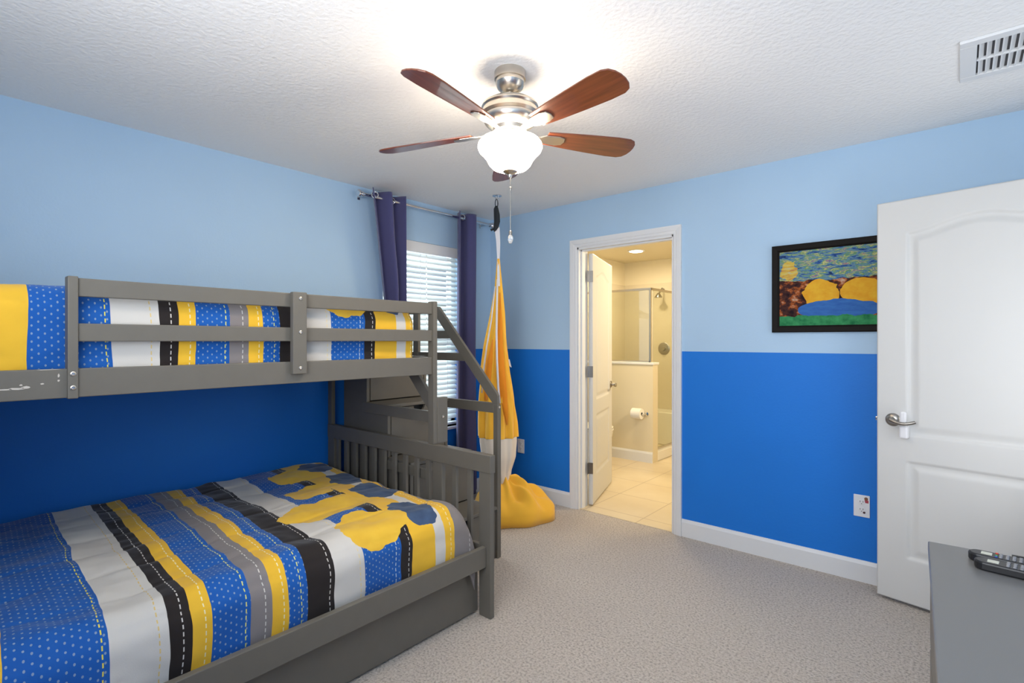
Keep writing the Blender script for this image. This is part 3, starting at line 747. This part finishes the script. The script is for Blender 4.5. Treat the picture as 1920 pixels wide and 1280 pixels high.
# ------------------------------------------------------------------ bunk bed with staircase
BXO = -1.704; BYF = 1.815; UXO = -2.118; WX = -3.19; SW = -3.085; YH = -.19
bed = thing('bunk_bed', 'grey painted twin over full bunk bed with drawer staircase at its foot', 'bunk bed', (-2.45, .8, 0))
def part(name, bm, parent=bed, m='bed', bevel=.003, **k): return obj(name, bm, m, parent, bevel=bevel, **k)
def bolt(parent, x, y, z, axis='x'):
    obj('bolt', LT([(.0075, 0), (.0075, .002), (.005, .003), (.0035, .001)], (x, y, z) , 14, axis), 'nickel', parent, smooth=True)
# lower foot end
for x0, x1 in ((BXO - .077, BXO), (WX, WX + .077)):
    part('post', B((x0, x1, BYF, BYF + .028, 0.001, .785)))
    part('post', B((x0, x1, YH - .028, YH, 0.001, .95)))
part('top_rail', B((WX, BXO + .002, BYF - .003, BYF + .032, .700, .787)))
part('bottom_rail', B((WX + .077, BXO - .077, BYF + .003, BYF + .026, .26, .345)))
part('center_post', B((-2.127, -2.054, BYF + .001, BYF + .027, .345, .700)))
xs = [-1.855, -1.965]
x = -2.1745
while x > -3.10: xs.append(x); x -= .1005
for x in xs: part('spindle', B((x - .0145, x + .0145, BYF + .005, BYF + .023, .345, .700)), bevel=.002)
r_ = part('side_rail', B((-1.757, -1.731, YH, BYF, .245, .345)))
part('side_rail', B((WX + .002, WX + .028, YH, BYF, .245, .345)))
part('headboard', B((WX + .077, BXO - .077, YH - .026, YH - .004, .26, .90)))
part('slats', B(*[(WX + .03, -1.76, YH + .05 + k * .16, YH + .12 + k * .16, .262, .278) for k in range(12)]), bevel=0)
dr = part('trundle_drawer', B((-1.818, -1.800, YH + .03, BYF + .012, .012, .243), (-3.1, -1.818, YH + .04, YH + .055, .012, .2), (-3.1, -1.818, BYF - .01, BYF + .005, .012, .2), (-3.1, -1.818, YH + .055, BYF - .01, .012, .025)))
# upper bunk
def upost(y0, z0, z1, x1=UXO): return B((x1 - .047, x1, y0, y0 + .0265, z0, z1))
p1 = part('upper_post', upost(BYF, .787, 1.550))
part('upper_post', upost(YH - .026, .96, 1.550))
part('upper_post', B((WX, WX + .047, BYF, BYF + .0265, .787, 1.550)))
part('upper_post', B((WX, WX + .047, YH - .0265, YH, .95, 1.550)))
gp = part('guard_post', upost(.320, 1.157, 1.545))
for z in (1.236, 1.192): bolt(gp, UXO, .3335, z)
part('upper_side_rail', B((UXO - .040, UXO - .012, YH, BYF, 1.160, 1.252)))
part('upper_side_rail', B((WX, WX + .025, YH, BYF, 1.160, 1.252)))
gr = part('guard_rail', B((UXO - .034, UXO - .012, .3465, BYF, 1.482, 1.541)))
part('guard_rail', B((UXO - .034, UXO - .012, .3465, BYF, 1.338, 1.396)))
for z0, z1 in ((1.482, 1.541), (1.338, 1.396)): part('guard_rail', B((WX, WX + .022, YH, BYF, z0, z1)))
cp = part('guard_bracket', B((UXO - .0115, UXO + .016, 1.039, 1.100, 1.200, 1.545)))
for z in (1.518, 1.376, 1.226): bolt(cp, UXO + .016, 1.071, z)
part('end_rail', B((WX + .047, UXO - .36, BYF + .004, BYF + .024, 1.482, 1.541)))
part('end_rail', B((WX + .047, UXO - .36, BYF + .004, BYF + .024, 1.338, 1.396)))
part('end_rail', B((WX + .047, UXO - .047, BYF + .002, BYF + .026, 1.160, 1.252)))
part('end_rail', B((WX + .047, UXO - .047, YH - .026, YH, 1.160, 1.252), (WX + .047, UXO - .047, YH - .024, YH - .002, 1.40, 1.541)))
part('upper_slats', B(*[(WX + .026, UXO - .041, YH + .05 + k * .16, YH + .13 + k * .16, 1.178, 1.194) for k in range(12)], (WX + .026, UXO - .041, YH + .02, BYF - .01, 1.194, 1.199)), bevel=0)
# paint chips on the rail left of the guard post
chips = mat('chipped_paint', (.60, .55, .48), .8)
for (y, z, dy, dz) in ((.178, 1.196, .026, .0022), (.205, 1.197, .022, .0035), (.224, 1.199, .012, .005), (.214, 1.207, .004, .003), (.262, 1.208, .006, .0025), (.300, 1.232, .003, .008), (.300, 1.216, .004, .004), (.275, 1.251, .03, .001)):
    pts = [(y + dy * math.cos(a_) * random.uniform(.6, 1.1), z + dz * math.sin(a_) * random.uniform(.6, 1.1)) for a_ in [2 * PI * k / 9 for k in range(9)]]
    obj('paint_chip', P(pts, 'x', UXO - .0121, UXO - .0116), chips, bed, label='pale chipped paint mark on the rail')
# staircase (climbs toward the left wall, behind the foot end)
SY0, SY1 = 1.870, 2.352
TZ = [.32, .64, .955, 1.235]; RXs = [-2.165, -2.385, -2.602, -2.822]
outl = [(SW, .001), (RXs[0], .001)]
for i, z in enumerate(TZ):
    outl.append((RXs[i], z - .02))
    if i < 3: outl.append((RXs[i + 1], z - .02))
outl.append((SW, TZ[3] - .02))
bm = bmesh.new(); prism(bm, outl, 'y', SY0, SY0 + .022); prism(bm, outl, 'y', SY1 - .022, SY1); box(bm, SW, SW + .015, SY0 + .022, SY1 - .022, .001, 1.21)
st = part('staircase', bm, bevel=.002)
for i, z in enumerate(TZ):
    xa = RXs[i] + .012; xb_ = RXs[i + 1] if i < 3 else SW
    obj('tread', B((xb_ - .002, xa, SY0 - .004, SY1 + .004, z - .02, z)), 'bed', st, bevel=.003)
    z0 = TZ[i - 1] if i else .02
    yc = (SY0 + SY1) / 2; zt = z - .026; zb = z0 + .006
    pts = [(SY0 + .028, zb), (SY1 - .028, zb), (SY1 - .028, zt), (yc + .045, zt)]
    pts += [(yc + .045 * math.cos(a_), zt - .035 * math.sin(a_)) for a_ in [PI * k / 10 for k in range(1, 10)]]
    pts += [(yc - .045, zt), (SY0 + .028, zt)]
    obj('drawer', P(pts, 'x', RXs[i] - .016, RXs[i]), 'bed', st, bevel=.001)
    obj('drawer_shade_board', B((RXs[i] - .06, RXs[i] - .05, SY0 + .03, SY1 - .03, zb, zt)), 'dark', st)  # dark board behind the notch; shade inside the drawer put into its colour
LX = -2.150
for (y0, y1) in ((1.848, 1.869), (SY1 + .001, SY1 + .022)):
    far = y0 > 2
    obj('stair_post', B((LX - .035, LX, y0, y1 + (.012 if far else 0), .001 if far else .787, .945)), 'bed', st, bevel=.002)
    # sloping handrail
    a0 = (LX, 1.012); k_ = 1.03
    L = -2.70
    obj('handrail', P([(LX, 1.000), (LX - .012, 1.020), (L, 1.020 + k_ * (LX - .012 - L)), (L - .02, 1.020 + k_ * (LX - .012 - L)), (L - .02, 1.020 + k_ * (LX - .012 - L) - .075), (LX - .035, .945), (LX, .945)], 'y', y0, y1), 'bed', st, bevel=.002)
    obj('stair_rail', B((-2.83, LX - .035, y0, y1, .893, .955)), 'bed', st, bevel=.002)
    obj('stair_rail', B((-2.60, LX - .035, y0, y1, .578, .630)), 'bed', st, bevel=.002)
obj('stair_post', B((-2.148, -2.118, 1.842, 1.915, .787, 1.035)), 'bed', st, bevel=.004)
yf = SY1 + .001
obj('stair_post', B((-2.97, -2.915, yf, yf + .022, 1.2, 1.575)), 'bed', st, bevel=.002)
obj('stair_rail', B((-3.075, L - .005, yf, yf + .022, 1.53, 1.575)), 'bed', st, bevel=.002)
obj('stair_rail', B((-3.075, -2.54, yf + .002, yf + .020, 1.355, 1.408)), 'bed', st, bevel=.002)
obj('stair_rail', B((-3.075, -2.40, yf + .002, yf + .020, 1.208, 1.260)), 'bed', st, bevel=.002)
bolt(st, LX + .001, SY1 + .018, .93); bolt(st, -2.117, 1.880, .93)

# ------------------------------------------------------------------ mattresses + quilts
def mattress(label, x0, x1, y0, y1, z0, z1):
    o = obj('mattress', B((x0, x1, y0, y1, z0, z1)), 'mattress', bevel=.04); o.modifiers['bevel'].segments = 5
    tag(o, label, 'mattress', 'bunk mattresses')
mattress('dark brown mattress under the quilt on the lower bunk', -3.155, -1.835, YH + .02, 1.775, .280, .500)
mattress('dark brown mattress under the quilt on the upper bunk', -3.14, -2.225, YH + .02, 1.68, 1.200, 1.400)
def quilt(name, label, crest_x, wall_x, side_x, y0, y1, ztop, drop, vshift, enddrop, seed, er=.10, shear=.056, ridge=.024):
    bm = bmesh.new(); uvl = bm.loops.layers.uv.new('UVMap')
    W = crest_x - wall_x; step = .0115
    us = []; u = W
    while u > -drop: us.append(u); u -= step
    us.append(-drop)
    nv = int((y1 - y0) / step); grid = []
    fl = 7.3 * seed
    for u in us:
        row = []
        for j in range(nv + 1):
            yy = y0 + (y1 - y0) * j / nv
            n1 = noise.noise(Vector((u * 3.0, yy * 3.0, fl))); n2 = noise.noise(Vector((u * 9, yy * 9, fl + 5))); n3 = noise.noise(Vector((u * 26, yy * 20, fl + 9)))
            # profile over the edge: rounded
            R = er
            if u > R * .6: x = crest_x - u; z = 0; nx, nz = 0, 1
            else:
                s_ = (R * .6 - u)       # arc length past start of bend
                arc = R * PI / 2
                if s_ < arc:
                    a_ = s_ / R; x = crest_x - R * .6 + R * math.sin(a_); z = -R * (1 - math.cos(a_)); nx, nz = math.sin(a_), math.cos(a_)
                else:
                    x = crest_x + R * .4; z = -R - (s_ - arc); nx, nz = 1, 0
            x = min(x, side_x)
            # far side near the wall droops
            dw = W - u
            if dw < .10: z -= .06 * (1 - dw / .10) ** 2
            # foot end rounding
            de = y1 - yy
            yo = yy
            if de < .12:
                q_ = 1 - de / .12; z -= enddrop * (q_ ** 2.4)
            puff = .0035 * abs(math.sin(PI * (u + .03) / .195)) - .0035
            seam = abs(((u + .03) / .195 + .5) % 1 - .5) * .195
            puff -= .0045 * math.exp(-(seam / .007) ** 2)
            disp = ridge * n1 + .010 * n2 + .0035 * n3 + puff + .004
            nxs = nx * .6
            row.append((bm.verts.new((min(x + nxs * disp, side_x + .004), yo, ztop + z + nz * disp)), (u, yy - vshift - shear * min(1, max(0, u) / W) + .010 * n1)))
        grid.append(row)
    for i in range(len(us) - 1):
        for j in range(nv):
            q_ = (grid[i][j], grid[i + 1][j], grid[i + 1][j + 1], grid[i][j + 1])
            f_ = bm.faces.new([k[0] for k in q_])
            for l, k in zip(f_.loops, q_): l[uvl].uv = k[1]
    o = obj(name, bm, 'quilt', smooth='all', solid=.006); tag(o, label, 'quilt', 'striped quilts on the bunks')
    return o
quilt('quilt', 'striped blue, yellow, black and white quilt spread over the wide lower bunk', -1.815, -3.185, -1.765, YH + .03, 1.775, .560, .26, 0, .16, 1)
quilt('quilt', 'striped blue, yellow, black and white quilt on the upper bunk behind the guard rails', -2.215, -3.17, -2.160, YH + .03, 1.725, 1.515, .268, .090, .02, 2, er=.08, ridge=.012)
# corner of the quilt hanging below the upper bunk at the foot

# ------------------------------------------------------------------ dresser and remotes
ds = thing('dresser', 'dark grey dresser in the bottom right corner with two remotes on top', 'dresser', (-.065, 1.795, 0), math.radians(3))
# local: +x to the wall, -y toward camera
obj('top', B((0, .56, -1.40, 0, .775, .800)), mat('dresser_top_grey', (.16, .158, .155), .33, spec=.5), ds, bevel=.003)
obj('body', B((.018, .545, -1.385, -.015, .06, .775)), 'bed', ds, bevel=.003)
for yy in (-1.36, -.06):
    for xx in (.03, .49): obj('leg', B((xx, xx + .045, yy, yy + .045, .001, .06)), 'bed', ds)
for q_ in range(2):
    for z0 in (.09, .32, .55):
        y0_ = -1.365 + q_ * .675
        d_ = obj('drawer', B((.004, .018, y0_, y0_ + .655, z0, z0 + .205)), 'bed', ds, bevel=.002)
obj('back_edge', B((.165, .56, -.001, .006, .775, .803)), 'dark', ds)
def remote(label, x, y, rz, ln=.19, wd=.044, colour=True):
    r = thing('remote_control', label, 'remote control', (x, y, .8005), rz, 'remotes on the dresser')
    n = 12; pts = [(wd / 2 + wd / 2 * math.cos(a_), wd / 2 * math.sin(a_)) for a_ in [PI / 2 + PI * k / n for k in range(n + 1)]]
    pts += [(ln, -wd / 2), (ln, wd / 2)]
    obj('body', P(pts, 'z', .0, .020), 'black', r, bevel=.004)
    obj('label_strip', B((.024, .044, -.010, .010, .0197, .0206)), mat('pale_label', (.62, .62, .52), .5), r, label='pale label strip')
    bm = bmesh.new()
    for i in range(11):
        for j in (-1, 0, 1):
            cx_ = .060 + i * .0115; cy_ = j * .0125
            lathe(bm, [(.0035, .0195), (.0035, .0222), (.0025, .0226)], (cx_, cy_, 0), 8)
    obj('buttons', bm, 'button', r)
    if colour:
        for cc, nm, cx_, cy_ in (((.6, .08, .05), 'red_button', .052, .014), ((.05, .3, .08), 'green_button', .052, -.004), ((.05, .1, .4), 'blue_button', .052, -.014)):
            obj(nm, LT([(.003, .0196), (.003, .0222)], (cx_, cy_, 0), 10), mat(nm, cc, .4), r)
remote('black remote control at the back of the dresser top, with coloured buttons', .016, 1.722, math.radians(-5))
remote('black remote control lying in front of the other on the dresser', .026, 1.668, math.radians(-6), colour=False)

for o in bpy.data.objects:
    if '_o' in o: del o['_o']
